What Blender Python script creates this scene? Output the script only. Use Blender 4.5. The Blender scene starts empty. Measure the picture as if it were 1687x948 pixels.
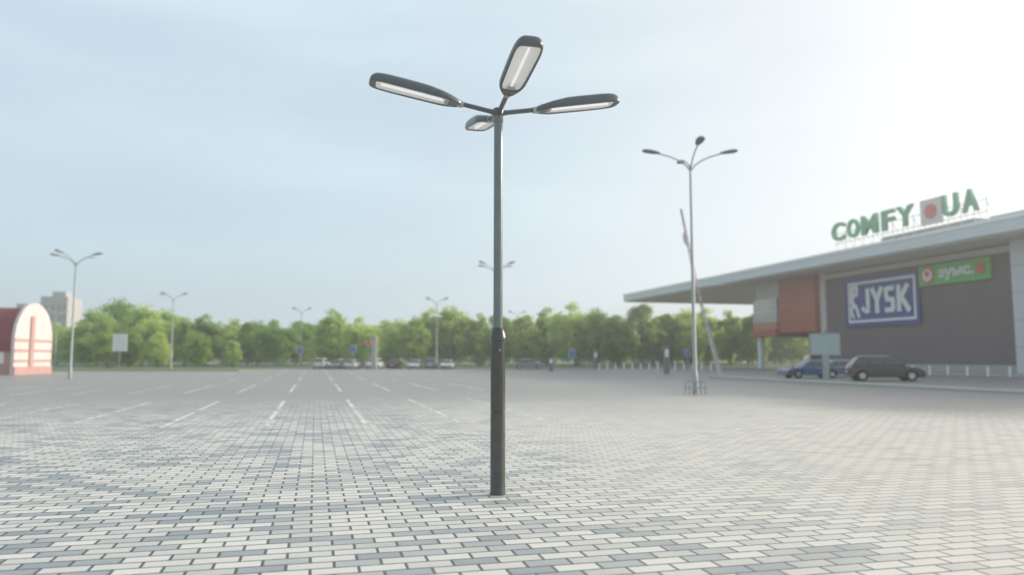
import bpy, math, random
import numpy as np
from mathutils import Vector, Matrix
random.seed(7); rng=np.random.default_rng(7)
scene=bpy.context.scene
COL=scene.collection
TH=math.radians(14.49)
def W(w,s,z=0.0):
    return (w*math.cos(TH)-s*math.sin(TH), w*math.sin(TH)+s*math.cos(TH), z)

# ------------------------------------------------------------------ materials
def mat(name,col,rough=0.6,metal=0.0,noise=0.0,nscale=5.0,spec=0.5,bump=0.0,emis=0.0,objrand=0.0,coat=0.0):
    m=bpy.data.materials.new(name); m.use_nodes=True
    nt=m.node_tree; b=nt.nodes['Principled BSDF']
    b.inputs['Roughness'].default_value=rough
    b.inputs['Metallic'].default_value=metal
    b.inputs['Specular IOR Level'].default_value=spec
    b.inputs['Coat Weight'].default_value=coat
    c=(*col,1)
    tc=nt.nodes.new('ShaderNodeTexCoord')
    n=nt.nodes.new('ShaderNodeTexNoise'); n.inputs['Scale'].default_value=nscale; n.inputs['Detail'].default_value=5
    nt.links.new(tc.outputs['Object'],n.inputs['Vector'])
    mx=nt.nodes.new('ShaderNodeMixRGB'); mx.blend_type='MIX'
    a=max(noise,0.04)
    mx.inputs[1].default_value=(*[v*(1-a) for v in col],1)
    mx.inputs[2].default_value=(*[min(1,v*(1+a)) for v in col],1)
    nt.links.new(n.outputs['Fac'],mx.inputs[0])
    nt.links.new(mx.outputs[0],b.inputs['Base Color'])
    if bump>0:
        bp=nt.nodes.new('ShaderNodeBump'); bp.inputs['Strength'].default_value=bump; bp.inputs['Distance'].default_value=0.02
        nt.links.new(n.outputs['Fac'],bp.inputs['Height']); nt.links.new(bp.outputs[0],b.inputs['Normal'])
    if emis>0:
        b.inputs['Emission Color'].default_value=c; b.inputs['Emission Strength'].default_value=emis
    return m

M={}
M['lamp']=mat('lamp_paint',(0.115,0.127,0.13),0.34,0.2,0.2,9,bump=0.04)
M['shaft']=mat('shaft_paint',(0.18,0.20,0.195),0.33,0.35,0.2,5,bump=0.03)
M['lamp2']=mat('lamp_paint_base',(0.072,0.070,0.060),0.24,0.2,0.35,6,bump=0.04,coat=0.3)
M['steel']=mat('bare_steel',(0.42,0.41,0.38),0.35,0.8)
M['reflector']=mat('reflector_white',(0.80,0.79,0.80),0.35,emis=0.10)  # faint glow added to brighten the reflector on the shaded underside
M['tube']=mat('lamp_tube',(0.92,0.92,0.95),0.3,emis=0.40)
M['galv']=mat('galvanised',(0.34,0.36,0.36),0.55,0.2,0.1,3)
M['galvd']=mat('lamp_head_grey',(0.17,0.185,0.20),0.5,0.1)
M['fascia']=mat('fascia',(0.54,0.58,0.59),0.45,0.1,0.05,0.4)
M['soffit']=mat('soffit',(0.52,0.50,0.44),0.7,0,0.06,0.4)
M['white']=mat('white_paint',(0.78,0.79,0.79),0.5,0,0.05,2)
M['mastpaint']=mat('mast_paint',(0.62,0.56,0.54),0.5,0,0.2,0.4)
M['offwhite']=mat('faded_panel',(0.66,0.60,0.58),0.5,0,0.1,1)
M['concrete']=mat('concrete',(0.38,0.37,0.35),0.85,0,0.15,1.5,bump=0.1)
M['orange']=mat('orange_panel',(0.38,0.10,0.05),0.55,0,0.08,0.6)
M['orangedull']=mat('brown_orange_panel',(0.46,0.19,0.10),0.55,0,0.08,0.6)
M['blue']=mat('sign_blue',(0.014,0.055,0.26),0.45)
M['green']=mat('sign_green',(0.06,0.45,0.06),0.45)
M['greenletter']=mat('green_letter',(0.17,0.40,0.25),0.5)
M['red']=mat('sign_red',(0.62,0.07,0.045),0.45)
M['redpale']=mat('faded_red',(0.62,0.16,0.12),0.45)
M['glass']=mat('glass_dark',(0.03,0.04,0.045),0.12,0,spec=0.8)
M['glassl']=mat('glass_pale',(0.50,0.49,0.45),0.12,0,0.3,0.4,spec=0.8)
M['tyre']=mat('tyre',(0.02,0.02,0.02),0.85)
M['rim']=mat('rim',(0.5,0.5,0.5),0.3,0.8)
M['carblack']=mat('car_black',(0.022,0.016,0.015),0.25,0.0,coat=0.6)
M['carblue']=mat('car_blue',(0.02,0.085,0.22),0.25,0.1,coat=0.7)
M['carwhite']=mat('car_white',(0.60,0.60,0.58),0.3,0,coat=0.4)
M['cargrey']=mat('car_grey',(0.22,0.23,0.24),0.25,0.4,coat=0.5)
M['lightred']=mat('tail_light',(0.4,0.02,0.02),0.25)
M['lightwhite']=mat('head_light',(0.7,0.7,0.7),0.15)
M['pinkwall']=mat('pink_plaster',(0.48,0.29,0.26),0.8,0,0.2,1)
M['pinkwhite']=mat('pale_pink_plaster',(0.66,0.57,0.55),0.7,0,0.25,0.8)
M['redroof']=mat('red_roof',(0.24,0.05,0.05),0.6,0,0.25,1)
M['panel']=mat('panel_building',(0.42,0.41,0.38),0.8,0,0.08,0.2)
M['panelwin']=mat('panel_window',(0.25,0.26,0.27),0.5)
M['bark']=mat('bark',(0.10,0.08,0.06),0.9,0,0.3,6,bump=0.3)
M['fence']=mat('fence_teal',(0.14,0.22,0.20),0.6)
M['boardpanel']=mat('board_pale_green',(0.36,0.43,0.42),0.5,0,0.1,2)
M['signblue']=mat('road_sign_blue',(0.05,0.17,0.38),0.4)

def paintmat():
    m=bpy.data.materials.new('road_paint'); m.use_nodes=True
    nt=m.node_tree; N=nt.nodes; b=N['Principled BSDF']; b.inputs['Roughness'].default_value=0.75
    tc=N.new('ShaderNodeTexCoord'); n=N.new('ShaderNodeTexNoise'); n.inputs['Scale'].default_value=2.2; n.inputs['Detail'].default_value=8; n.inputs['Roughness'].default_value=.7
    nt.links.new(tc.outputs['Object'],n.inputs['Vector'])
    r=N.new('ShaderNodeValToRGB'); r.color_ramp.elements[0].position=.38; r.color_ramp.elements[1].position=.60
    r.color_ramp.elements[0].color=(.38,.37,.35,1); r.color_ramp.elements[1].color=(.76,.76,.73,1)
    nt.links.new(n.outputs['Fac'],r.inputs[0]); nt.links.new(r.outputs[0],b.inputs['Base Color']); return m
M['paint']=paintmat()

def brickwall():
    m=bpy.data.materials.new('dark_brick_cladding'); m.use_nodes=True
    nt=m.node_tree; b=nt.nodes['Principled BSDF']; b.inputs['Roughness'].default_value=0.75
    tc=nt.nodes.new('ShaderNodeTexCoord'); sp=nt.nodes.new('ShaderNodeSeparateXYZ'); cb=nt.nodes.new('ShaderNodeCombineXYZ')
    nt.links.new(tc.outputs['Object'],sp.inputs[0]); nt.links.new(sp.outputs['Y'],cb.inputs['X']); nt.links.new(sp.outputs['Z'],cb.inputs['Y'])
    br=nt.nodes.new('ShaderNodeTexBrick'); nt.links.new(cb.outputs[0],br.inputs['Vector'])
    br.inputs['Scale'].default_value=1; br.inputs['Brick Width'].default_value=0.6; br.inputs['Row Height'].default_value=0.2
    br.inputs['Mortar Size'].default_value=0.015
    br.inputs['Color1'].default_value=(0.125,0.098,0.110,1); br.inputs['Color2'].default_value=(0.16,0.128,0.138,1); br.inputs['Mortar'].default_value=(0.11,0.088,0.098,1)
    n=nt.nodes.new('ShaderNodeTexNoise'); n.inputs['Scale'].default_value=0.25; n.inputs['Detail'].default_value=6; nt.links.new(tc.outputs['Object'],n.inputs['Vector'])
    mx=nt.nodes.new('ShaderNodeMixRGB'); mx.inputs[2].default_value=(0.18,0.15,0.155,1); mm_=nt.nodes.new('ShaderNodeMath'); mm_.operation='MULTIPLY'; mm_.inputs[1].default_value=.6
    nt.links.new(n.outputs['Fac'],mm_.inputs[0]); nt.links.new(mm_.outputs[0],mx.inputs[0]); nt.links.new(br.outputs['Color'],mx.inputs[1])
    nt.links.new(mx.outputs[0],b.inputs['Base Color']); return m
M['brick']=brickwall()

def leafmat(name,c1,c2):
    m=bpy.data.materials.new(name); m.use_nodes=True
    nt=m.node_tree; b=nt.nodes['Principled BSDF']; out=nt.nodes['Material Output']
    b.inputs['Roughness'].default_value=0.7; b.inputs['Specular IOR Level'].default_value=0.2
    tc=nt.nodes.new('ShaderNodeTexCoord'); n=nt.nodes.new('ShaderNodeTexNoise'); n.inputs['Scale'].default_value=0.7; n.inputs['Detail'].default_value=4
    nt.links.new(tc.outputs['Object'],n.inputs['Vector'])
    oi=nt.nodes.new('ShaderNodeObjectInfo')
    ma=nt.nodes.new('ShaderNodeMath'); ma.operation='MULTIPLY_ADD'; ma.inputs[1].default_value=0.7; ma.inputs[2].default_value=-0.35
    nt.links.new(oi.outputs['Random'],ma.inputs[0])
    ad=nt.nodes.new('ShaderNodeMath'); ad.operation='ADD'; nt.links.new(n.outputs['Fac'],ad.inputs[0]); nt.links.new(ma.outputs[0],ad.inputs[1])
    r=nt.nodes.new('ShaderNodeValToRGB'); r.color_ramp.elements[0].position=0.25; r.color_ramp.elements[1].position=0.8
    r.color_ramp.elements[0].color=(*c1,1); r.color_ramp.elements[1].color=(*c2,1)
    nt.links.new(ad.outputs[0],r.inputs[0]); nt.links.new(r.outputs[0],b.inputs['Base Color'])
    tr=nt.nodes.new('ShaderNodeBsdfTranslucent'); nt.links.new(r.outputs[0],tr.inputs['Color'])
    mx=nt.nodes.new('ShaderNodeMixShader'); mx.inputs[0].default_value=0.55
    nt.links.new(b.outputs[0],mx.inputs[1]); nt.links.new(tr.outputs[0],mx.inputs[2]); nt.links.new(mx.outputs[0],out.inputs['Surface'])
    return m
M['leaf']=leafmat('foliage',(0.26,0.40,0.075),(0.56,0.69,0.20))
M['grass']=mat('grass',(0.18,0.23,0.09),0.9,0,0.35,0.8)

def groundmat():
    m=bpy.data.materials.new('paving'); m.use_nodes=True
    nt=m.node_tree; N=nt.nodes; L=nt.links; b=N['Principled BSDF']
    tc=N.new('ShaderNodeTexCoord'); mp=N.new('ShaderNodeMapping'); mp.inputs['Rotation'].default_value=(0,0,-TH)
    L.new(tc.outputs['Object'],mp.inputs['Vector'])
    br=N.new('ShaderNodeTexBrick'); L.new(mp.outputs[0],br.inputs['Vector'])
    br.inputs['Scale'].default_value=1; br.inputs['Brick Width'].default_value=0.36; br.inputs['Row Height'].default_value=0.18
    br.inputs['Mortar Size'].default_value=0.0125; br.inputs['Mortar Smooth'].default_value=0.05
    br.inputs['Color1'].default_value=(0,0,0,1); br.inputs['Color2'].default_value=(1,1,1,1); br.inputs['Mortar'].default_value=(0.5,0.5,0.5,1)
    def noise(scale,detail=3):
        n=N.new('ShaderNodeTexNoise'); n.inputs['Scale'].default_value=scale; n.inputs['Detail'].default_value=detail
        L.new(mp.outputs[0],n.inputs['Vector']); return n.outputs['Fac']
    def math_(op,a,bb,c=None):
        k=N.new('ShaderNodeMath'); k.operation=op
        for i,v in enumerate((a,bb,c)):
            if v is None: continue
            if isinstance(v,(int,float)): k.inputs[i].default_value=v
            else: L.new(v,k.inputs[i])
        return k.outputs[0]
    def mix(f,a,bb,mode='MIX'):
        k=N.new('ShaderNodeMixRGB'); k.blend_type=mode
        for i,v in enumerate((f,a,bb)):
            if isinstance(v,(int,float)): k.inputs[i].default_value=v
            elif isinstance(v,tuple): k.inputs[i].default_value=(*v,1)
            else: L.new(v,k.inputs[i])
        return k.outputs[0]
    def ramp(v,a,bb,lo=0.0,hi=1.0):
        k=N.new('ShaderNodeMapRange'); k.interpolation_type='SMOOTHSTEP'; k.inputs['From Min'].default_value=a; k.inputs['From Max'].default_value=bb
        k.inputs['To Min'].default_value=lo; k.inputs['To Max'].default_value=hi; L.new(v,k.inputs['Value']); return k.outputs[0]
    sp=N.new('ShaderNodeSeparateXYZ'); L.new(mp.outputs[0],sp.inputs[0])
    tint=N.new('ShaderNodeSeparateColor'); L.new(br.outputs['Color'],tint.inputs[0]); tint=tint.outputs[0]
    patch=noise(0.7,3)
    v=math_('MULTIPLY_ADD',tint,0.95,math_('MULTIPLY_ADD',patch,0.7,-0.32))
    # sun glare on the right painted in: blocks paler and warmer, joints weaker
    pale=ramp(math_('ADD',sp.outputs['X'],math_('MULTIPLY_ADD',noise(0.25,2),5,-2.5)),0.5,7.0)
    v=math_('ADD',v,math_('MULTIPLY',pale,0.14))
    r=N.new('ShaderNodeValToRGB'); L.new(v,r.inputs[0])
    e=r.color_ramp.elements; e[0].position=0.08; e[0].color=(0.235,0.26,0.285,1); e[1].position=0.80; e[1].color=(0.70,0.665,0.60,1)
    x=e.new(0.25); x.color=(0.37,0.385,0.385,1); x=e.new(0.40); x.color=(0.52,0.50,0.46,1)
    fine=noise(40,4)
    c=mix(math_('MULTIPLY_ADD',fine,0.35,0.0),r.outputs[0],(0.44,0.43,0.405))
    c=mix(math_('MULTIPLY',pale,0.55),c,(0.60,0.55,0.475))
    mort=math_('MULTIPLY',br.outputs['Fac'],math_('MULTIPLY_ADD',pale,-0.35,1.0))
    c=mix(mort,c,(0.05,0.06,0.068))
    stain=noise(0.12,5)
    c=mix(math_('MULTIPLY_ADD',stain,0.7,-0.30),c,(0.46,0.445,0.415))
    f=math_('ADD',sp.outputs['Y'],math_('MULTIPLY_ADD',noise(0.15,4),14,-7))
    far=ramp(f,15,36)
    asph=mix(noise(0.08,5),(0.25,0.234,0.213),(0.34,0.32,0.292))
    asph=mix(math_('MULTIPLY',noise(3,5),0.35),asph,(0.21,0.205,0.20))
    asph=mix(math_('MULTIPLY',br.outputs['Fac'],0.35),asph,(0.10,0.10,0.10))
    c=mix(far,c,asph)
    # deepens the shops' cast shadow: darker grey painted into the ground colour
    shop_shade_x=ramp(math_('ADD',sp.outputs['X'],math_('MULTIPLY_ADD',noise(0.2,4),6,-3)),13.0,20.0)
    shop_shade_y=ramp(sp.outputs['Y'],13.0,21.0)
    c=mix(math_('MULTIPLY',math_('MULTIPLY',shop_shade_x,shop_shade_y),0.85),c,mix(noise(0.3,6),(0.15,0.148,0.145),(0.22,0.215,0.205)))
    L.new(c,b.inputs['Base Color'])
    b.inputs['Roughness'].default_value=0.5
    bp=N.new('ShaderNodeBump'); bp.inputs['Strength'].default_value=0.5; bp.inputs['Distance'].default_value=0.01
    h=math_('ADD',math_('MULTIPLY',br.outputs['Fac'],-1.0),math_('MULTIPLY',fine,0.3))
    L.new(h,bp.inputs['Height']); L.new(bp.outputs[0],b.inputs['Normal'])
    return m
M['ground']=groundmat()

# ------------------------------------------------------------------ helpers
def empty(name,label=None,cat=None,loc=(0,0,0),rz=0.0,group=None,kind=None):
    o=bpy.data.objects.new(name,None); o.empty_display_size=0.3; COL.objects.link(o)
    o.location=loc; o.rotation_euler=(0,0,rz)
    if label: o['label']=label
    if cat: o['category']=cat
    if group: o['group']=group
    if kind: o['kind']=kind
    return o
def mesh(name,verts,faces,m,parent=None,smooth=False,bevel=0,loc=None,rot=None,mats=None,midx=None):
    me=bpy.data.meshes.new(name); me.from_pydata([tuple(v) for v in verts],[],faces)
    me.materials.append(m)
    if smooth:
        for p in me.polygons: p.use_smooth=True
    me.update()
    o=bpy.data.objects.new(name,me); COL.objects.link(o)
    if parent: o.parent=parent
    if loc: o.location=loc
    if rot: o.rotation_euler=rot
    if bevel>0:
        b=o.modifiers.new('b','BEVEL'); b.width=bevel; b.segments=2; b.limit_method='ANGLE'; b.angle_limit=math.radians(35)
    return o
def boxg(x0,x1,y0,y1,z0,z1,off=0):
    v=[(x0,y0,z0),(x1,y0,z0),(x1,y1,z0),(x0,y1,z0),(x0,y0,z1),(x1,y0,z1),(x1,y1,z1),(x0,y1,z1)]
    f=[(0,3,2,1),(4,5,6,7),(0,1,5,4),(1,2,6,5),(2,3,7,6),(3,0,4,7)]
    return v,[tuple(i+off for i in q) for q in f]
def box(name,x0,x1,y0,y1,z0,z1,m,parent=None,bevel=0,**k):
    v,f=boxg(x0,x1,y0,y1,z0,z1); return mesh(name,v,f,m,parent,bevel=bevel,**k)
def boxes(name,lst,m,parent=None,bevel=0):
    V=[];F=[]
    for b in lst:
        v,f=boxg(*b,off=len(V)); V+=v;F+=f
    return mesh(name,V,F,m,parent,bevel=bevel)
def tubeg(pts,rad,n=12,off=0,cap=True):
    pts=[Vector(p) for p in pts]; V=[];F=[]
    prev=None
    for i,p in enumerate(pts):
        d=(pts[min(i+1,len(pts)-1)]-pts[max(i-1,0)]).normalized()
        up=Vector((0,0,1)) if abs(d.z)<0.95 else Vector((1,0,0))
        u=d.cross(up).normalized()
        if prev is not None and u.dot(prev)<0: u=-u
        prev=u; v=d.cross(u)
        for k in range(n):
            a=2*math.pi*k/n; V.append(p+(u*math.cos(a)+v*math.sin(a))*rad[i])
    for i in range(len(pts)-1):
        for k in range(n):
            a=i*n+k;b=i*n+(k+1)%n
            F.append((off+a,off+b,off+b+n,off+a+n))
    if cap:
        F.append(tuple(off+k for k in range(n))); F.append(tuple(off+(len(pts)-1)*n+k for k in reversed(range(n))))
    return V,F
def tube(name,pts,rad,m,parent=None,n=12,smooth=True,cap=True):
    V,F=tubeg(pts,rad,n,0,cap); o=mesh(name,V,F,m,parent,smooth=smooth)
    if smooth:
        e=o.modifiers.new('e','EDGE_SPLIT'); e.split_angle=math.radians(40)
    return o
def tubes(name,lst,m,parent=None,n=8,smooth=True):
    V=[];F=[]
    for pts,rad in lst:
        v,f=tubeg(pts,rad,n,len(V)); V+=v;F+=f
    return mesh(name,V,F,m,parent,smooth=smooth)
def lathe(name,prof,m,parent=None,n=32):
    V=[];F=[]
    for r,z in prof:
        for k in range(n):
            a=2*math.pi*k/n; V.append((r*math.cos(a),r*math.sin(a),z))
    for i in range(len(prof)-1):
        for k in range(n):
            a=i*n+k;b=i*n+(k+1)%n; F.append((a,b,b+n,a+n))
    F.append(tuple(reversed(range(n)))); F.append(tuple((len(prof)-1)*n+k for k in range(n)))
    o=mesh(name,V,F,m,parent,smooth=True); e=o.modifiers.new('e','EDGE_SPLIT'); e.split_angle=math.radians(35); return o
def copy_thing(root,loc=None,rz=None,scale=None,matswap=None,**props):
    def rec(o,par):
        c=o.copy(); COL.objects.link(c)
        if par: c.parent=par
        if matswap and c.data and c.data.materials and c.data.materials[0]==matswap[0]:
            c.data=c.data.copy(); c.data.materials[0]=matswap[1]
        for ch in o.children: rec(ch,c)
        return c
    c=rec(root,None)
    if loc is not None: c.location=loc
    if rz is not None: c.rotation_euler=(0,0,rz)
    if scale is not None: c.scale=scale if hasattr(scale,'__len__') else (scale,)*3
    for k,v in props.items(): c[k]=v
    return c
def textmesh(name,txt,m,parent,w0,s0,z0,width,height,depth=0.1,bold=0.0):
    """lettering standing on plane x=w0, reading along -y from y=s0, base z0"""
    cu=bpy.data.curves.new('t','FONT'); cu.body=txt; cu.offset=bold; cu.extrude=0.05; cu.resolution_u=4
    o=bpy.data.objects.new('t',cu); COL.objects.link(o); bpy.context.view_layer.update()
    dg=bpy.context.evaluated_depsgraph_get(); me=bpy.data.meshes.new_from_object(o.evaluated_get(dg))
    bpy.data.objects.remove(o)
    co=np.array([v.co[:] for v in me.vertices]); mn=co.min(0); mx=co.max(0)
    for v in me.vertices:
        tx=(v.co.x-mn[0])/(mx[0]-mn[0])*width; ty=(v.co.y-mn[1])/(mx[1]-mn[1])*height; tz=(v.co.z-mn[2])/(mx[2]-mn[2])*depth
        v.co=(w0-tz,s0-tx,z0+ty)
    me.materials.clear(); me.materials.append(m); me.name=name
    r=bpy.data.objects.new(name,me); COL.objects.link(r); r.parent=parent; return r

# ------------------------------------------------------------------ ground
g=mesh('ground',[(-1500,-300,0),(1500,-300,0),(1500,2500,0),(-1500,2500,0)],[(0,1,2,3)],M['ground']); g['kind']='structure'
mk=[]
for k in range(-17,6):
    w=-1.08+2.3*k
    for (s0,s1) in ((19,24),(24.8,29.8),(37,42),(42.8,47.8),(55,60),(60.8,65.8),(73,78),(78.8,83.8),(91,101)):
        if k>3 and s0<30: continue
        if rng.random()<0.06: continue
        mk.append((w-0.055,w+0.055,s0,s1))
V=[];F=[]
for a,b_,c,d in mk:
    i=len(V); V+=[W(a,c,.004),W(b_,c,.004),W(b_,d,.004),W(a,d,.004)]; F.append((i,i+1,i+2,i+3))
pm=mesh('parking_markings',V,F,M['paint']); pm['kind']='structure'
vg=box('grass_verge',-150,26,112,190,-0.1,0.12,M['grass']); vg['kind']='structure'
vg=box('grass_verge',-75,-33,92,103,-0.1,0.12,M['grass']); vg['kind']='structure'
vg=box('grass_verge',26.1,110,160,225,-0.1,0.12,M['grass']); vg['kind']='structure'
vg=box('verge_kerb',-150,26,111.7,112,-0.1,0.14,M['concrete']); vg['kind']='structure'
isl=mesh('kerb_island',[W(29.8,20,-.1),W(31.2,20,-.1),W(31.2,54,-.1),W(29.8,54,-.1),W(29.8,20,.14),W(31.2,20,.14),W(31.2,54,.14),W(29.8,54,.14)],boxg(0,1,0,1,0,1)[1],M['concrete'],bevel=0.02); isl['kind']='structure'
sw=mesh('shop_pavement',[W(56,5,-.1),W(63.2,5,-.1),W(63.2,86,-.1),W(56,86,-.1),W(56,5,.13),W(63.2,5,.13),W(63.2,86,.13),W(56,86,.13)],boxg(0,1,0,1,0,1)[1],M['concrete'],bevel=0.02); sw['kind']='structure'

# ------------------------------------------------------------------ main street lamp
HUBZ=4.60
L=empty('street_lamp','dark grey four-armed steel street lamp standing on the paving','street lamp',(-0.168,9.1,0),math.radians(14))
lathe('base_sleeve',[(0.096,0),(0.096,0.015),(0.089,0.03),(0.089,0.955),(0.084,0.960),(0.084,0.968),(0.089,0.973),(0.088,1.80),(0.097,1.805),(0.097,1.86),(0.090,1.87),(0.082,1.91),(0.076,1.935),(0.075,1.955),(0.055,1.96)],M['lamp2'],L,40)
lathe('shaft',[(0.056,1.96),(0.0545,3.2),(0.053,4.48),(0.060,4.485),(0.060,4.56),(0.05,4.575),(0.05,4.58)],M['shaft'],L,36)
lathe('hub',[(0.05,4.575),(0.062,4.58),(0.064,4.60),(0.064,4.645),(0.058,4.66),(0.03,4.668)],M['lamp'],L,32)
def plate(name,r,a0,a1,z0,z1,m,par,t=0.004):
    n=10;V=[];F=[]
    for i in range(n+1):
        a=a0+(a1-a0)*i/n
        for rr in (r,r+t):
            V+=[(rr*math.cos(a),rr*math.sin(a),z0),(rr*math.cos(a),rr*math.sin(a),z1)]
    for i in range(n):
        o=i*4;p=o+4
        F+=[(o+2,p+2,p+3,o+3),(o,o+1,p+1,p),(o,p,p+2,o+2),(o+1,o+3,p+3,p+1)]
    F+=[(0,2,3,1),(n*4,n*4+1,n*4+3,n*4+2)]
    return mesh(name,V,F,m,par)
AC=-104
door=plate('service_door',0.0895,math.radians(AC-38),math.radians(AC+38),1.02,1.74,M['lamp2'],L)
ad=math.radians(AC+14)
lock=tube('lock',[(0.090*math.cos(ad),0.090*math.sin(ad),1.69),(0.099*math.cos(ad),0.099*math.sin(ad),1.69)],[0.013,0.012],M['steel'],door,16)
def lamp_head():
    n=84; Lh=1.12; b=0.168
    O=[]
    for i in range(n):
        t=2*math.pi*i/n; c=math.cos(t);s=math.sin(t); ex=4.2
        x=math.copysign(abs(c)**(2/ex),c); y=math.copysign(abs(s)**(2/ex),s); u=(x+1)/2
        k=1-0.10*(1-u)
        if u<0.22: k*=1-0.50*((0.22-u)/0.22)**1.6
        O.append((Lh/2*(x+1),y*b*k))
    V=[];F=[]
    rings=[]
    def ring(f,z,hfun=True,fx=None):
        fx=f if fx is None else fx
        i0=len(V)
        for (x,y) in O:
            u=x/Lh; hh=(0.6+0.4*min(1,u*2.6)) if hfun else 1
            V.append((Lh/2+(x-Lh/2)*fx,y*f,z*hh))
        rings.append(i0)
    ring(0.95,-0.014,False,0.988); ring(1.0,0.0,False); ring(1.0,0.024,False)
    for ph in (18,34,50,66,80):
        p=math.radians(ph); f=math.cos(p)**0.5
        ring(f,0.024+0.100*math.sin(p),True,1-(1-f)*0.4)
    for a,c in zip(rings,rings[1:]):
        for k in range(n): F.append((a+k,a+(k+1)%n,c+(k+1)%n,c+k))
    F.append(tuple(rings[-1]+k for k in range(n)))
    def inner(x0,x1,hw0,hw1,z,e=7):
        i0=len(V)
        for i in range(n):
            t=2*math.pi*i/n; c=math.cos(t);s=math.sin(t)
            x=math.copysign(abs(c)**(2/e),c); y=math.copysign(abs(s)**(2/e),s); u=(x+1)/2
            V.append((x0+(x1-x0)*u, y*(hw0+(hw1-hw0)*u), z))
        return i0
    a=inner(0.14,1.05,0.122,0.142,-0.015)
    r0=rings[0]
    for k in range(n): F.append((r0+(k+1)%n,r0+k,a+k,a+(k+1)%n))
    b_=inner(0.152,1.038,0.116,0.136,-0.002)
    for k in range(n): F.append((a+(k+1)%n,a+k,b_+k,b_+(k+1)%n))
    RV=[];RF=[]
    xs=[0.150,0.22,0.965,1.04]; ys=[-1,-0.78,-0.3,0.3,0.78,1]
    zs=[-0.003,0.006,0.026,0.026,0.006,-0.003]
    for x in xs:
        hw=0.118+(x-0.15)/(1.04-0.15)*0.020
        for y,z in zip(ys,zs):
            RV.append((x,y*hw,-0.003 if x in (xs[0],xs[-1]) else z))
    for i in range(3):
        for j in range(5):
            a=i*6+j; RF.append((a,a+1,a+7,a+6))
    return (V,F),(RV,RF)
(hv,hf),(rv,rf)=lamp_head()
tilt=math.atan2(0.27,1.52)
for i in range(4):
    az=math.pi*i/2
    ca,sa=math.cos(az),math.sin(az)
    def loc(r,dz=0): return (ca*r*1.0,sa*r*1.0,HUBZ+r*math.tan(tilt)+dz)
    arm=tube('arm',[loc(0.05),loc(0.12),loc(0.48),loc(0.58)],[0.036,0.029,0.029,0.029],M['lamp'],L,16)
    R=(0,-tilt,az)
    h=mesh('lamp_head',hv,hf,M['lamp'],L,smooth=True,loc=loc(0.47,-0.02),rot=R)
    e=h.modifiers.new('e','EDGE_SPLIT'); e.split_angle=math.radians(40)
    r_=mesh('reflector',rv,rf,M['reflector'],h)
    tube('lamp_tube',[(0.22,0.0,0.006),(0.98,0.0,0.006)],[0.014,0.014],M['tube'],h,12)
    boxes('lens_clip',[(0.157,0.20,-0.05,0.05,-0.012,-0.004)],M['steel'],h,0.002)
    tube('collar',[(-0.03,0,0.016),(0.045,0,0.016)],[0.038,0.046],M['steel'],h,20)

# ------------------------------------------------------------------ background lamps
def bg_lamp(H,label,loc,rz,n=4,group='tall grey lamps in the car park',hm='galvd'):
    Lm=empty('car_park_lamp',label,'street lamp',loc,rz,group)
    tube('pole',[(0,0,0),(0,0,0.9),(0,0,0.95),(0,0,H)],[0.12,0.12,0.09,0.05],M['galv'],Lm,14)
    for i in range(n):
        a=2*math.pi*i/n; ca,sa=math.cos(a),math.sin(a)
        P=[(0.03,H-0.25),(0.2,H-0.02),(0.5,H+0.20),(0.9,H+0.38),(1.45,H+0.54)]
        tube('arm',[(ca*r,sa*r,z) for r,z in P],[0.032]*5,M['galv'],Lm,8)
        S=[(-0.40,0.05,0.04),(-0.3,0.11,0.07),(-0.1,0.17,0.10),(0.15,0.20,0.11),(0.34,0.17,0.09),(0.42,0.07,0.04)]
        V=[];F=[];m_=12
        for x,ry,rz_ in S:
            for k in range(m_):
                q=2*math.pi*k/m_; V.append((x,ry*math.cos(q),rz_*math.sin(q)*(1 if math.sin(q)>0 else 0.6)))
        for j in range(len(S)-1):
            for k in range(m_):
                F.append((j*m_+k,j*m_+(k+1)%m_,(j+1)*m_+(k+1)%m_,(j+1)*m_+k))
        F.append(tuple(range(m_)));F.append(tuple((len(S)-1)*m_+k for k in range(m_)))
        mesh('lamp_head',V,F,M[hm],Lm,smooth=True,loc=(ca*1.76,sa*1.76,H+0.60),rot=(0,math.radians(-8),a))
    return Lm
lampA=bg_lamp(10.33,'tall grey four-armed lamp with steel guard hoops around its foot',(8.1,33.8,0),0)
for y in (-.4,.4):
    gd=empty('guard_hoop','grey steel guard hoop beside the foot of a lamp','bollard',(8.1,33.8+y,0),0,'guard hoops around a lamp foot')
    tube('hoop_rail',[(-.35,0,0),(-.35,0,.5),(-.3,0,.56),(.3,0,.56),(.35,0,.5),(.35,0,0)],[.03]*6,M['galv'],gd,8)
    tube('cross_rail',[(-.32,0,.28),(.32,0,.28)],[.02]*2,M['galv'],gd,8)
base=bg_lamp(8.8,'tall grey four-armed lamp beside the car park verge',(-33,57,0),math.radians(82),hm='galv')
for (x,y,sc,rz) in ((-42.5,95,1.02,73),(-10.9,110,1.08,53),(-1.4,67,1.05,49),(-35.5,128,1.05,62),(-30,132,.9,60),(1,145,1.1,45),(-66,110,0.9,70)):
    copy_thing(base,(x,y,0),math.radians(rz),(sc*.95,sc*.95,sc),label='slender grey lamp at the far side of the car park')

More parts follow.
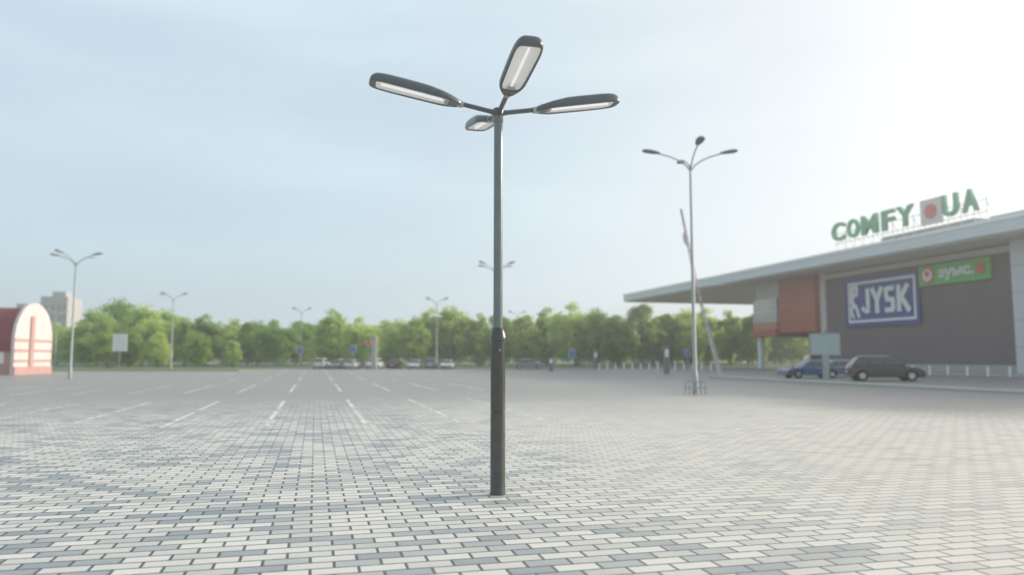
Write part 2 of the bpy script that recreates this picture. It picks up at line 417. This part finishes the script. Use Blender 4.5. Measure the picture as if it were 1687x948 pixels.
mm=empty('leaning_mast','tall thin pale lattice mast leaning beside the lamp','mast',(19.1,70,0))
def lattice(p0,p1,hw0,hw1,nseg):
    p0=Vector(p0);p1=Vector(p1); out=[]
    offs=[(1,0),(-.5,.87),(-.5,-.87)]
    def pt(t,o): 
        c=p0.lerp(p1,t); h=hw0+(hw1-hw0)*t; return c+Vector((offs[o][0]*h,offs[o][1]*h,0))
    for o in range(3): out.append(([pt(0,o),pt(1,o)],[.05,.045]))
    for i in range(nseg):
        a=i/nseg;b=(i+1)/nseg
        for o in range(3): out.append(([pt(a,o),pt(b,(o+1)%3)],[.028,.028]))
    return out
tubes('mast_lattice',lattice((0,0,0),(-2.0,0,8.2),.16,.15,12)+lattice((-2.0,0,8.2),(-3.3,0,15.5),.15,.07,12),M['mastpaint'],mm,5)
tube('mast_bracket',[(-2.0,0,8.6),(-1.0,0,8.4),(0.6,0,8.3)],[.05,.05,.04],M['mastpaint'],mm,8)
tube('mast_bracket',[(-2.7,0,11.9),(-3.0,0,12.5),(-3.1,0,13.2)],[.1,.14,.1],M['mastpaint'],mm,8)

# ------------------------------------------------------------------ shopping building (local x=w, y=s)
B=empty('shopping_centre','shopping centre with dark brick-clad wall and wide flat roof canopy','building',(0,0,0),TH)
roof=box('roof',58.1,100,5,137.8,12.55,13.9,M['fascia'],B,0.05)
box('soffit',58.4,99.8,5.2,137.4,12.40,12.54,M['soffit'],roof)
boxes('roof_edge_trim',[(58.02,58.1,5,137.8,13.65,13.95)],M['white'],roof)
box('roof_parapet',59.5,99,5,55.5,13.91,14.5,M['fascia'],roof,0.03)
box('wall',63.2,98,55.7,83.6,0,12.39,M['brick'],B)
boxes('wall_base',[(63.1,63.19,55.8,83.5,0.13,0.9)],M['concrete'],B)
box('corner_pier',62.9,70,83.62,84.6,0,12.38,M['offwhite'],B)
box('end_wall',61.8,98,5,55.68,0,12.38,M['fascia'],B,0.03)
for z in (2.5,5,7.5,10): box('end_wall_joint',61.75,61.79,5,55.6,z,z+0.06,M['galv'],B)
boxes('cornice',[(62.9,63.19,55.8,83.5,11.6,12.2)],M['soffit'],B)
box('orange_storey',62.2,84,84.65,92.6,5.0,12.38,M['orange'],B,0.03)
box('storey_joint',62.14,62.19,84.65,92.6,8.6,8.66,M['orangedull'],B)
box('bay_frame',61.6,84,92.7,98.9,4.6,5.5,M['orange'],B,0.03)
box('bay_wall',62.6,84,92.7,98.8,9.9,12.38,M['soffit'],B)
win=box('window',62.0,83.9,92.8,98.6,6.61,9.89,M['glassl'],B)
box('bay_panel',61.9,83.8,92.75,98.7,5.51,6.6,M['orangedull'],B)
boxes('mullion',[(61.93,61.99,s,s+.08,6.61,9.89) for s in (92.9,98.4)]+[(61.93,61.99,92.98,98.4,8.1,8.2)],M['white'],win)
box('ground_floor_wall',66,84,84.65,91.5,0,4.9,M['soffit'],B)
box('ground_floor_glass',65.9,65.97,85.4,91,0.3,3.6,M['glass'],B)
box('column',62.55,63.25,97.9,98.6,0,4.59,M['white'],B,0.04)
# signs
S=empty('blue_shop_sign','large blue rectangular shop sign with white frame and lettering','sign',W(0,-.55),TH)
box('panel',63.0,63.17,68.75,80.05,5.58,10.84,M['blue'],S)
fr=0.28
boxes('frame',[(62.85,63.15,68.6,80.2,10.84,10.84+fr),(62.85,63.15,68.6,80.2,5.58-fr,5.58),(62.85,63.15,80.05-.001,80.2+.1,5.58,10.84),(62.85,63.15,68.5,68.75,5.58,10.84)],M['blue'],S)
boxes('white_border',[(62.9,62.99,69.0,79.8,10.35,10.65),(62.9,62.99,69.0,79.8,5.78,6.08),(62.9,62.99,79.5,79.8,6.08,10.35),(62.9,62.99,69.0,69.3,6.08,10.35)],M['white'],S)
def stroke(lst,w,S0,Z0,m,par,name):
    V=[];F=[]
    for j,(x0,y0,x1,y1,t) in enumerate(lst):
        d=Vector((x1-x0,y1-y0)).normalized(); nn=Vector((-d.y,d.x))*t/2
        i=len(V)
        for dep in (0,0.1+0.004*j):
            for (x,y) in ((x0+nn.x,y0+nn.y),(x0-nn.x,y0-nn.y),(x1-nn.x,y1-nn.y),(x1+nn.x,y1+nn.y)):
                V.append((w-dep,S0-x,Z0+y))
        F+=[tuple(i+k for k in q) for q in ((0,1,2,3),(7,6,5,4),(0,4,5,1),(1,5,6,2),(2,6,7,3),(3,7,4,0))]
    return mesh(name,V,F,m,par)
T_=.62
Z0=6.75
stroke([(1.2,3.0,1.2,.7,T_),(1.45,.45,.75,.3,T_*.9),(.9,.3,.15,.75,T_*.8)],62.96,77.55,Z0,M['white'],S,'letter')
stroke([(.2,3.0,1.0,1.5,T_),(1.8,3.0,1.0,1.5,T_),(1.0,1.7,1.0,0,T_)],62.96,75.85,Z0,M['white'],S,'letter')
stroke([(1.65,2.72,.5,2.72,.56),(.45,2.9,.45,1.7,T_),(.3,1.55,1.65,1.4,.56),(1.45,1.5,1.45,.2,T_),(1.6,.28,.2,.28,.56)],62.96,73.8,Z0,M['white'],S,'letter')
stroke([(.35,3.0,.35,0,T_),(.5,1.3,1.75,3.0,T_),(.7,1.7,1.9,0,T_)],62.96,71.8,Z0,M['white'],S,'letter')
stroke([(0.15,3.9,1.35,3.9,.5),(1.25,3.9,1.1,2.9,.5),(0.15,3.0,1.2,2.95,.5),(0.4,3.9,0.35,1.9,.6),(0.35,2.1,1.15,1.3,.5),(1.1,1.4,1.5,0.2,.4),(0.5,1.9,0.15,0.9,.35),(0.2,1.0,0.6,0.15,.35)],62.96,79.4,6.15,M['white'],S,'emblem')
G=empty('green_shop_sign','green shop sign with round red and white emblem','sign',W(0,-.6,-.08),TH)
box('panel',62.8,63.17,59.4,68.4,9.3,11.45,M['green'],G,0.03)
textmesh('lettering','зуыс.',M['white'],G,62.79,65.7,9.7,4.5,1.2,0.08,0.04)
box('lettering_block',62.7,62.79,60.0,61.0,9.95,10.95,M['red'],G)
def disc(name,w,s,z,r,t,m,par):
    return tube(name,[(w,s,z),(w-t,s,z)],[r,r],m,par,28)
disc('emblem_ring',62.79,67.1,10.4,0.95,0.05,M['red'],G)
disc('emblem_face',62.73,67.1,10.4,0.66,0.05,M['white'],G)
disc('emblem_dot',62.67,67.1,10.55,0.28,0.05,M['red'],G)

R=empty('rooftop_letter_sign','green rooftop letters on a steel frame with red disc panel','sign',W(0,-1.05),TH)
for ch,s0,s1 in (('C',78.7,76.3),('O',76.0,73.9),('M',73.6,70.9),('F',70.4,68.4),('Y',68.2,65.7),('U',62.1,60.1),('A',59.7,57.8)):
    textmesh('letter',ch,M['greenletter'],R,60,s0,15.4,(s0-s1)*0.94,2.2,0.35,0.025)
pp=box('panel',60.0,60.3,62.5,65.2,15.1,17.7,M['offwhite'],R,0.03)
disc('red_disc',59.98,63.8,16.4,0.75,0.08,M['redpale'],pp)
fl=[]
for s in np.arange(57.5,79.2,1.5):
    fl+=[([(60.35,s,13.9),(60.35,s,16.6)],[.035,.035]),([(62.0,s,13.9),(60.35,s,16.2)],[.03,.03])]
for z in (14.3,15.25,16.4): fl.append(([(60.35,57.5,z),(60.35,79,z)],[.04,.04]))
tubes('support_frame',fl,M['fascia'],R,6)
box('equipment_housing',61,63.5,59.5,72,13.92,15.0,M['galv'],R,0.05)

b0=None
for i in range(9):
    s=46+i*2.1
    if b0 is None:
        b0=empty('bollard','short white bollard on the pavement before the shop','bollard',W(55,s),0,'row of white bollards')
        lathe('post',[(.09,0),(.09,.8),(.07,.88),(.02,.9)],M['white'],b0,14)
        lathe('foot',[(.16,0),(.16,.04),(.1,.05)],M['galv'],b0,14)
    else: copy_thing(b0,W(55,s))
for i in range(14): copy_thing(b0,(11.2+i*1.0,98-i*0.4,0),label='short white bollard at the far edge of the car park')

Q=empty('info_board','pale grey-green information board on a single post','sign',(21.4,52,0),math.radians(-12))
box('panel',-.9,.9,-.08,.08,1.85,3.2,M['boardpanel'],Q,0.02)
boxes('frame',[(-.95,.95,-.1,.1,3.2,3.28),(-.95,.95,-.1,.1,1.77,1.85),(-.97,-.9,-.1,.1,1.85,3.2),(.9,.97,-.1,.1,1.85,3.2)],M['galv'],Q)
box('post',-.2,.2,-.12,.12,0,1.76,M['galv'],Q,0.02)
for xx in (-.5,0.0,.5):
    tube('spot_light',[(xx,0,3.28),(xx,-.25,3.45),(xx,-.4,3.4)],[.02,.02,.07],M['galvd'],Q,8)

# ------------------------------------------------------------------ cars
def car(name,label,cat,paint,Lc,Hc,suv,loc,rz,group):
    C=empty(name,label,cat,loc,rz,group)
    h=Lc/2; wd=0.9
    wx=[-h+0.85,h-0.9]; wr=0.36 if suv else 0.32
    belt=Hc*0.62
    hood=belt*0.96
    prof=[(-h+0.08,0.35),(-h,0.55),(-h+0.03,belt*0.8),(-h+0.12,belt)]
    prof+=[(h-1.35,belt),(h-0.5,hood*0.93),(h-0.08,hood*0.78),(h,0.55),(h-0.08,0.28)]
    def arch(cx):
        return [(cx+math.cos(a)*(wr+.07),max(0.25,wr+math.sin(a)*(wr+.07))) for a in np.linspace(0.0-0.25,math.pi+.25,9)]
    prof+=arch(wx[1])+arch(wx[0])
    n=len(prof); V=[];F=[]
    for y in (-wd,wd):
        for x,z in prof: V.append((x,y*(1.0 if z<belt*.9 else .95),z))
    F.append(tuple(range(n))); F.append(tuple(reversed(range(n,2*n))))
    for i in range(n): F.append((i,i+n,(i+1)%n+n,(i+1)%n))
    body=mesh('body',V,F,paint,C,bevel=0.05)
    rb,rf=(-h+0.75,h-2.15) if suv else (-h+1.15,h-2.05)
    x0=-h+0.16 if suv else -h+0.5; x1=h-1.2
    def cab(ins,z0,z1,xa,xb,xc,xd,y0,y1):
        v=[(xa,-y0,z0),(xb,-y0,z0),(xb,y0,z0),(xa,y0,z0),(xc,-y1,z1),(xd,-y1,z1),(xd,y1,z1),(xc,y1,z1)]
        return v,boxg(0,1,0,1,0,1)[1]
    v,f=cab(0,belt-.02,Hc,x0,x1,rb,rf,wd*.93,wd*.72); mesh('cabin',v,f,paint,C,bevel=0.09)
    def lerp(a,b,t): return a+(b-a)*t
    t0,t1=0.12,0.82
    def side(xa0,xb0,xa1,xb1,sgn,nm='window'):
        V=[]
        for (x,t) in ((xa0,t0),(xb0,t0),(xb1,t1),(xa1,t1)):
            y=lerp(wd*.93,wd*.72,t)+.012; V.append((x,sgn*y,lerp(belt-.02,Hc,t)))
        for (x,y,z) in list(V): V.append((x,y-sgn*.03,z))
        mesh(nm,V,boxg(0,1,0,1,0,1)[1],M['glass'],C)
    for sg in (-1,1):
        L0=lerp(x0,rb,t0)+.12;L1=lerp(x0,rb,t1)+.12;R0=lerp(x1,rf,t0)-.12;R1=lerp(x1,rf,t1)-.1
        c1=lerp(L0,R0,.32);c2=lerp(L0,R0,.63)
        side(L0,c1-.04,L1,max(L1+.1,c1-.04),sg); side(c1+.04,c2-.04,c1+.04,c2-.04,sg); side(c2+.04,R0,c2+.04,max(R1,c2+.1),sg)
    for (xa,xb,d,nm) in ((x1,rf,1,'windscreen'),(x0,rb,-1,'rear_window')):
        V=[]
        for t,s_ in ((t0,-1),(t0,1),(t1+.04,1),(t1+.04,-1)):
            V.append((lerp(xa,xb,t)+d*.015,s_*(lerp(wd*.93,wd*.72,t)-.08),lerp(belt-.02,Hc,t)))
        for (x,y,z) in list(V): V.append((x-d*.04,y,z))
        mesh(nm,V,boxg(0,1,0,1,0,1)[1],M['glass'],C)
    for x in wx:
        for sg in (-1,1):
            wh=tube('wheel',[(x,sg*(wd-.2),wr),(x,sg*(wd-.01),wr)],[wr,wr],M['tyre'],C,24)
            tube('rim',[(x,sg*(wd-.02),wr),(x,sg*(wd+.012),wr)],[wr*.62,wr*.55],M['rim'],wh,16)
    for sg in (-1,1):
        box('headlight',h-.22,h-.02,sg*.72-.15,sg*.72+.15,hood*.70,hood*.84,M['lightwhite'],C,.02)
        box('tail_light',-h-.01,-h+.14,sg*.75-.12,sg*.75+.16,belt*.68,belt*.92,M['lightred'],C,.02)
        box('mirror',x1-.25,x1-.1,sg*(wd+.09)-.08,sg*(wd+.09)+.08,belt,belt+.14,paint,C,.02)
        box('door_handle',-.35,-.2,sg*(wd*.955)-.02,sg*(wd*.955)+.02,belt*.86,belt*.89,M['galvd'],C)
        if suv: tube('roof_rail',[(rb+.1,sg*.56,Hc+.02),(rb+.2,sg*.56,Hc+.06),(rf-.2,sg*.56,Hc+.06),(rf-.1,sg*.56,Hc+.02)],[.02]*4,M['rim'],C,6)
    box('bumper',h-.12,h+.04,-.8,.8,.27,.48,M['galvd'],C,.03)
    box('number_plate',-h-.03,-h+.0,-.25,.25,.6,.72,M['white'],C)
    return C
gp='cars parked by the shopping centre'
suv=car('parked_suv','black off-road estate car parked by the shop','car',M['carblack'],4.9,1.68,True,(25.8,53,0),math.radians(-10),gp)
sed=car('parked_car','dark blue saloon car parked beside the information board','car',M['carblue'],4.5,1.45,False,(23.4,60,0),math.radians(186),gp)
copy_thing(sed,(27.6,63.5,0),math.radians(4),label='dark grey saloon car parked behind the off-road car',matswap=(M['carblue'],M['cargrey']))
x=-27.5
i=0
while x<-8.5:
    src=sed if i%3 else suv
    mt=[M['carwhite'],M['cargrey'],M['carwhite'],M['carwhite'],M['carblack']][i%5]
    nm={0:'white',1:'grey',4:'black'}.get(i%5,'white')
    copy_thing(src,(x,110.5-.5*(i%3),0),math.radians(90+random.uniform(-4,4))+(math.pi if i%2 else 0),(.9,.9,.9),
      matswap=(M['carblue'] if src is sed else M['carblack'],mt),group='cars parked along the tree line',label=nm+' car parked in front of the trees',category='car')
    x+=random.choice([2.3,2.3,3.0]); i+=1
copy_thing(sed,(2.4,108,0),0.05,label='pale grey car passing in front of the trees',group='cars parked along the tree line',matswap=(M['carblue'],M['cargrey']))

# ------------------------------------------------------------------ small signs
def road_sign(x,y,h,mt,label,sq=True,w=.7):
    o=empty('road_sign',label,'sign',(x,y,0),0,'road signs at the car park edge')
    tube('post',[(0,0,0),(0,0,h)],[.04,.04],M['galv'],o,8)
    box('panel',-w/2,w/2,-.08,-.042,h-w*1.2,h,mt,o,.02)
    box('panel_border',-w/2-.04,w/2+.04,-.041,-.02,h-w*1.2-.04,h+.04,M['white'],o)
    return o
for (x,y,h,m_,w,lb) in ((-21.5,103,3.2,'signblue',.75,'blue square road sign on a grey post'),(-29,104,3.0,'signblue',.7,'blue square road sign on a grey post'),
    (8.2,104,2.7,'signblue',.8,'blue square road sign on a grey post'),(22.5,98,2.7,'signblue',.7,'blue square road sign on a grey post'),(-50,97,4.6,'white',1.8,'white billboard on a grey post near the trees'),(-20,106,4.0,'red',.6,'red small road sign on a grey post')):
    road_sign(x,y,h,M[m_],lb,w=w)
T=empty('totem_sign','tall narrow white and red totem sign before the trees','sign',(-19.2,106,0))
box('body',-.33,.33,-.2,.2,.3,4.7,M['panel'],T,.03); box('band',-.34,.34,-.21,.21,3.9,4.3,M['pinkwall'],T); box('plinth',-.45,.45,-.3,.3,0,.3,M['concrete'],T)
for (x,y,h) in ((15.0,74,2.7),(11.6,106,2.6),(4.5,88,1.6)):
    T=empty('ticket_machine','slim grey parking ticket machine with pale front','machine',(x,y,0),0,'parking machines')
    box('body',-.25,.25,-.2,.2,.1,h,M['galvd'],T,.03); box('display',-.18,.18,-.22,-.201,h*.62,h*.9,M['white'],T); box('plinth',-.32,.32,-.26,.26,0,.1,M['concrete'],T)

Fn=empty('metal_fence','low teal metal fence in front of the trees','fence',(0,0,0))
boxes('rail',[(-90,24,119.5,119.55,.35,.42),(-90,24,119.5,119.55,1.5,1.56)],M['fence'],Fn)
boxes('bar',[(x_,x_+.05,119.45,119.5,.12,1.6) for x_ in np.arange(-90,24,.28)],M['fence'],Fn)

# ------------------------------------------------------------------ left buildings
K=empty('red_roofed_kiosk','small pink building with barrel red roof and pale arched gable','building',(-46.3,71,0),math.radians(5))
K.scale=(1,.95,1.08)
box('wall',-22,-.3,0,6.6,0,3.0,M['pinkwall'],K)
V=[];F=[];nn=16
for i in range(nn+1):
    a=math.pi*i/nn; y=3.3-3.45*math.cos(a); z=2.0+4.0*math.sin(a)
    V+=[(-22.3,y,z),(-.3,y,z)]
for i in range(nn): F.append((i*2,i*2+1,i*2+3,i*2+2))
F.append(tuple(i*2 for i in range(nn+1)))
mesh('roof',V,F,M['redroof'],K,smooth=False)
V=[];prof=[(-.25,0),(-.25,3.0)]+[(3.3-3.58*math.cos(math.pi*i/nn),3.0+3.4*math.sin(math.pi*i/nn)) for i in range(nn+1)]+[(6.85,3.0),(6.85,0)]
for x_ in (-.29,0.0):
    for y,z in prof: V.append((x_,y,z))
n=len(prof); F=[tuple(reversed(range(n))),tuple(range(n,2*n))]+[(i,(i+1)%n,(i+1)%n+n,i+n) for i in range(n)]
mesh('gable',V,F,M['pinkwhite'],K)
for z in (1.1,2.0,2.9): box('gable_band',.002,.05,-.2,6.8,z,z+.22,M['pinkwall'],K)
box('gable_base',.003,.12,-.25,6.85,0,.7,M['pinkwall'],K)
box('gable_column',.051,.12,2.4,3.1,.71,5.2,M['pinkwall'],K)
for x_ in (-2.2,-4.6,-7): box('window',x_,x_+1.2,-.05,-.002,1,2.3,M['white'],K)

P=empty('apartment_block','distant pale concrete panel apartment block above the trees','building',(-160,250,0),math.radians(12))
box('wall',-1,6,-6,6,0,19.0,M['panel'],P); box('tower_wall',6.02,14,-6,8,0,21.5,M['panel'],P)
box('roof_housing',8,12,-2,4,21.5,23.4,M['panel'],P)
for fz in np.arange(5,20,3):
    for xx in (7,9.2,11.2,12.7): box('window',xx,xx+1.0,-6.08,-6.01,fz,fz+1.5,M['panelwin'],P)
    if fz<16:
        for xx in (-.5,1.7,4): box('window',xx,xx+1.2,-6.08,-6.01,fz,fz+1.5,M['panelwin'],P)

# ------------------------------------------------------------------ trees
def crown_mesh(seed,rx,rz,cz,nclump,leaves,ls):
    r=np.random.default_rng(seed)
    quads=[]
    for c in range(nclump):
        d=r.normal(size=3); d/=np.linalg.norm(d); rad=r.uniform(0.25,1.0)**0.5
        ce=np.array([d[0]*rx*rad,d[1]*rx*rad,cz+d[2]*rz*rad])
        tap=1-0.35*max(0,(ce[2]-cz)/rz); ce[0]*=tap; ce[1]*=tap
        cr=r.uniform(0.5,1.0)*rx/3.6
        m_=int(leaves*r.uniform(.7,1.3))
        dd=r.normal(size=(m_,3)); dd/=np.linalg.norm(dd,axis=1)[:,None]
        p=ce+dd*(cr*r.uniform(.35,1.25,size=(m_,1)))*np.array([1.15,1.15,.8])
        quads.append(p)
    P=np.concatenate(quads); P[:,2]=np.maximum(P[:,2],.3); n=len(P)
    u=r.normal(size=(n,3)); u/=np.linalg.norm(u,axis=1)[:,None]
    v=np.cross(u,r.normal(size=(n,3))); v/=np.linalg.norm(v,axis=1)[:,None]
    s=r.uniform(.6,1.3,size=(n,1))*ls
    V=np.stack([P-u*s,P-v*s*.6,P+u*s,P+v*s*.6],1).reshape(-1,3)
    me=bpy.data.meshes.new('crown'); 
    me.vertices.add(4*n); me.vertices.foreach_set('co',V.ravel())
    me.loops.add(4*n); me.loops.foreach_set('vertex_index',np.arange(4*n))
    me.polygons.add(n); me.polygons.foreach_set('loop_start',np.arange(n)*4); me.polygons.foreach_set('loop_total',np.full(n,4))
    me.update(); me.validate(); me.materials.append(M['leaf']); return me
def make_tree(seed,rx,rz,cz):
    o=empty('deciduous_tree','leafy green tree in the row beyond the car park','tree',(0,0,0),0,'trees beyond the car park')
    r=random.Random(seed)
    lst=[([(0,0,0),(r.uniform(-.1,.1),0,cz*.45),(r.uniform(-.3,.3),r.uniform(-.3,.3),cz+rz*.6)],[.2,.15,.04])]
    for i in range(7):
        a=r.uniform(0,6.28); z0=cz*r.uniform(.35,.8); q=rx*r.uniform(.5,.85)
        lst.append(([(0,0,z0),(math.cos(a)*q*.5,math.sin(a)*q*.5,z0+.9),(math.cos(a)*q,math.sin(a)*q,z0+1.9+r.random())],[.09,.06,.02]))
    tubes('trunk',lst,M['bark'],o,8)
    me=crown_mesh(seed,rx,rz,cz,100,150,.17)
    c=bpy.data.objects.new('crown',me); COL.objects.link(c); c.parent=o
    return o
protos=[make_tree(11,3.8,4.5,5.2),make_tree(22,3.5,4.8,5.3),make_tree(33,4.2,4.3,5.0),make_tree(44,3.2,4.6,5.2)]
ph=[9.9,10.3,9.5,10.0]
front=[(120,543),(160,510),(198,494),(236,504),(270,512),(305,527),(340,521),(372,537),(410,530),(458,529),(497,535),(546,512),(598,525),(642,538),(682,524),(712,511),(746,507),(788,519),(822,517),(862,518),(905,510),(948,502),(986,510),(1018,522),(1056,500),(1092,516),(1128,510),(1165,511),(1202,514),(1238,516)]
used=set()
def put(px,top,Y,wscale=1.0):
    X=(px-843.5)/1250*Y; H=(590-top)/1250*Y+1.6
    k=random.randrange(4); sc=H/ph[k]
    s_=(sc*wscale*random.uniform(.9,1.15),)*2+(sc,)
    if k not in used:
        used.add(k); o=protos[k]; o.location=(X,Y,0); o.scale=s_; o.rotation_euler=(0,0,random.uniform(0,6.28))
    else: copy_thing(protos[k],(X,Y,0),random.uniform(0,6.28),s_)
for px,top in front:
    put(px,top,random.uniform(122,140) if px<1030 else random.uniform(158,172))
for i in range(30):
    px=105+i*40+random.uniform(-12,12)
    put(px,random.uniform(524,542),random.uniform(145,170) if px<1030 else random.uniform(174,186),1.2)
for px,top in ((150,550),(180,540),(215,545),(262,548),(330,552),(385,560)): put(px,top,random.uniform(110,118),1.0)
for px,top in ((1285,530),(1318,535)): put(px,top,random.uniform(176,185),1.1)
r=np.random.default_rng(5); n=42000
X=r.uniform(-190,120,n); Y=r.uniform(190,210,n)
hh=8.4+1.6*np.sin(X*.13)+1.1*np.sin(X*.41+1)+.8*np.sin(X*.9)
P3=np.stack([X,Y,r.uniform(0,1,n)**.7*hh],1)
u=r.normal(size=(n,3)); u/=np.linalg.norm(u,axis=1)[:,None]; v=np.cross(u,r.normal(size=(n,3))); v/=np.linalg.norm(v,axis=1)[:,None]
s=r.uniform(.3,.6,(n,1)); V=np.stack([P3-u*s,P3-v*s*.7,P3+u*s,P3+v*s*.7],1).reshape(-1,3)
me=bpy.data.meshes.new('far_wood'); me.vertices.add(4*n); me.vertices.foreach_set('co',V.ravel()); me.loops.add(4*n); me.loops.foreach_set('vertex_index',np.arange(4*n))
me.polygons.add(n); me.polygons.foreach_set('loop_start',np.arange(n)*4); me.polygons.foreach_set('loop_total',np.full(n,4)); me.update(); me.validate(); me.materials.append(M['leaf'])
fw=bpy.data.objects.new('far_wood',me); COL.objects.link(fw); fw['kind']='stuff'; fw['label']='far wood of green foliage behind the tree row'; fw['category']='wood'

# ------------------------------------------------------------------ morning haze (air volume)
hm=bpy.data.materials.new('haze'); hm.use_nodes=True; nt=hm.node_tree; nt.nodes.remove(nt.nodes['Principled BSDF'])
vs=nt.nodes.new('ShaderNodeVolumeScatter'); vs.inputs['Density'].default_value=0.0015; vs.inputs['Anisotropy'].default_value=0.5; vs.inputs['Color'].default_value=(1,1,1,1)
nt.links.new(vs.outputs[0],nt.nodes['Material Output'].inputs['Volume'])
hz=box('haze',-350,250,-60,420,-0.5,34,hm); hz['kind']='structure'

# ------------------------------------------------------------------ light
EL=math.radians(21); AZ=math.radians(68)
sd=Vector((math.sin(AZ)*math.cos(EL),math.cos(AZ)*math.cos(EL),math.sin(EL)))
wd_=bpy.data.worlds.new('World'); scene.world=wd_; wd_.use_nodes=True
nt=wd_.node_tree; N=nt.nodes; Lk=nt.links; bg=N['Background']
sky=N.new('ShaderNodeTexSky'); sky.sky_type='NISHITA'; sky.sun_disc=False; sky.sun_elevation=EL; sky.sun_rotation=AZ
sky.dust_density=1.5; sky.air_density=1.0; sky.ozone_density=1.5; sky.altitude=50
tc=N.new('ShaderNodeTexCoord'); mp=N.new('ShaderNodeMapping'); mp.inputs['Scale'].default_value=(1.0,1.0,4.5); mp.inputs['Rotation'].default_value=(0.1,0.25,0.5)
Lk.new(tc.outputs['Generated'],mp.inputs[0])
ns=N.new('ShaderNodeTexNoise'); ns.inputs['Scale'].default_value=1.6; ns.inputs['Detail'].default_value=6; ns.inputs['Roughness'].default_value=0.45; ns.inputs['Distortion'].default_value=0.3
Lk.new(mp.outputs[0],ns.inputs['Vector'])
cr=N.new('ShaderNodeValToRGB'); cr.color_ramp.elements[0].position=0.36; cr.color_ramp.elements[0].color=(0.66,)*3+(1,); cr.color_ramp.elements[1].position=0.66; cr.color_ramp.elements[1].color=(0.96,)*3+(1,)
Lk.new(ns.outputs['Fac'],cr.inputs[0])
sx=N.new('ShaderNodeSeparateXYZ'); Lk.new(tc.outputs['Generated'],sx.inputs[0])
mr=N.new('ShaderNodeMapRange'); mr.inputs['From Min'].default_value=0.0; mr.inputs['From Max'].default_value=0.35; mr.inputs['To Min'].default_value=0.95; mr.inputs['To Max'].default_value=0.0; mr.interpolation_type='SMOOTHSTEP'
Lk.new(sx.outputs['Z'],mr.inputs['Value'])
mxm=N.new('ShaderNodeMath'); mxm.operation='MAXIMUM'; Lk.new(cr.outputs[0],mxm.inputs[0]); Lk.new(mr.outputs[0],mxm.inputs[1])
mx=N.new('ShaderNodeMixRGB'); Lk.new(mxm.outputs[0],mx.inputs[0]); Lk.new(sky.outputs[0],mx.inputs[1]); mx.inputs[2].default_value=(4.55,5.65,6.3,1)
dt=N.new('ShaderNodeVectorMath'); dt.operation='DOT_PRODUCT'; Lk.new(tc.outputs['Generated'],dt.inputs[0]); dt.inputs[1].default_value=sd
cl=N.new('ShaderNodeMath'); cl.operation='MAXIMUM'; Lk.new(dt.outputs['Value'],cl.inputs[0]); cl.inputs[1].default_value=0
pw=N.new('ShaderNodeMath'); pw.operation='POWER'; Lk.new(cl.outputs[0],pw.inputs[0]); pw.inputs[1].default_value=2.6
gl=N.new('ShaderNodeMixRGB'); gl.blend_type='ADD'; Lk.new(pw.outputs[0],gl.inputs[0]); Lk.new(mx.outputs[0],gl.inputs[1]); gl.inputs[2].default_value=(3.3,1.9,0.75,1)
Lk.new(gl.outputs[0],bg.inputs['Color']); bg.inputs['Strength'].default_value=0.15
sl=bpy.data.lights.new('sun','SUN'); sl.energy=5.0; sl.angle=math.radians(8); sl.color=(1,.90,.76)
so=bpy.data.objects.new('sun',sl); COL.objects.link(so)
so.rotation_euler=sd.to_track_quat('Z','Y').to_euler(); so.location=(30,20,40)

# ------------------------------------------------------------------ camera
cam=bpy.data.cameras.new('camera'); co=bpy.data.objects.new('camera',cam); COL.objects.link(co); scene.camera=co
co.location=(0,0,1.6); co.rotation_euler=(math.radians(90+5.3),0,0)
cam.sensor_width=36; cam.lens=26.67; cam.clip_end=4000; cam.clip_start=0.05
cam.dof.use_dof=True; cam.dof.focus_distance=8.6; cam.dof.aperture_fstop=0.7
scene.view_settings.view_transform='Standard'; scene.view_settings.look='None'; scene.view_settings.exposure=0
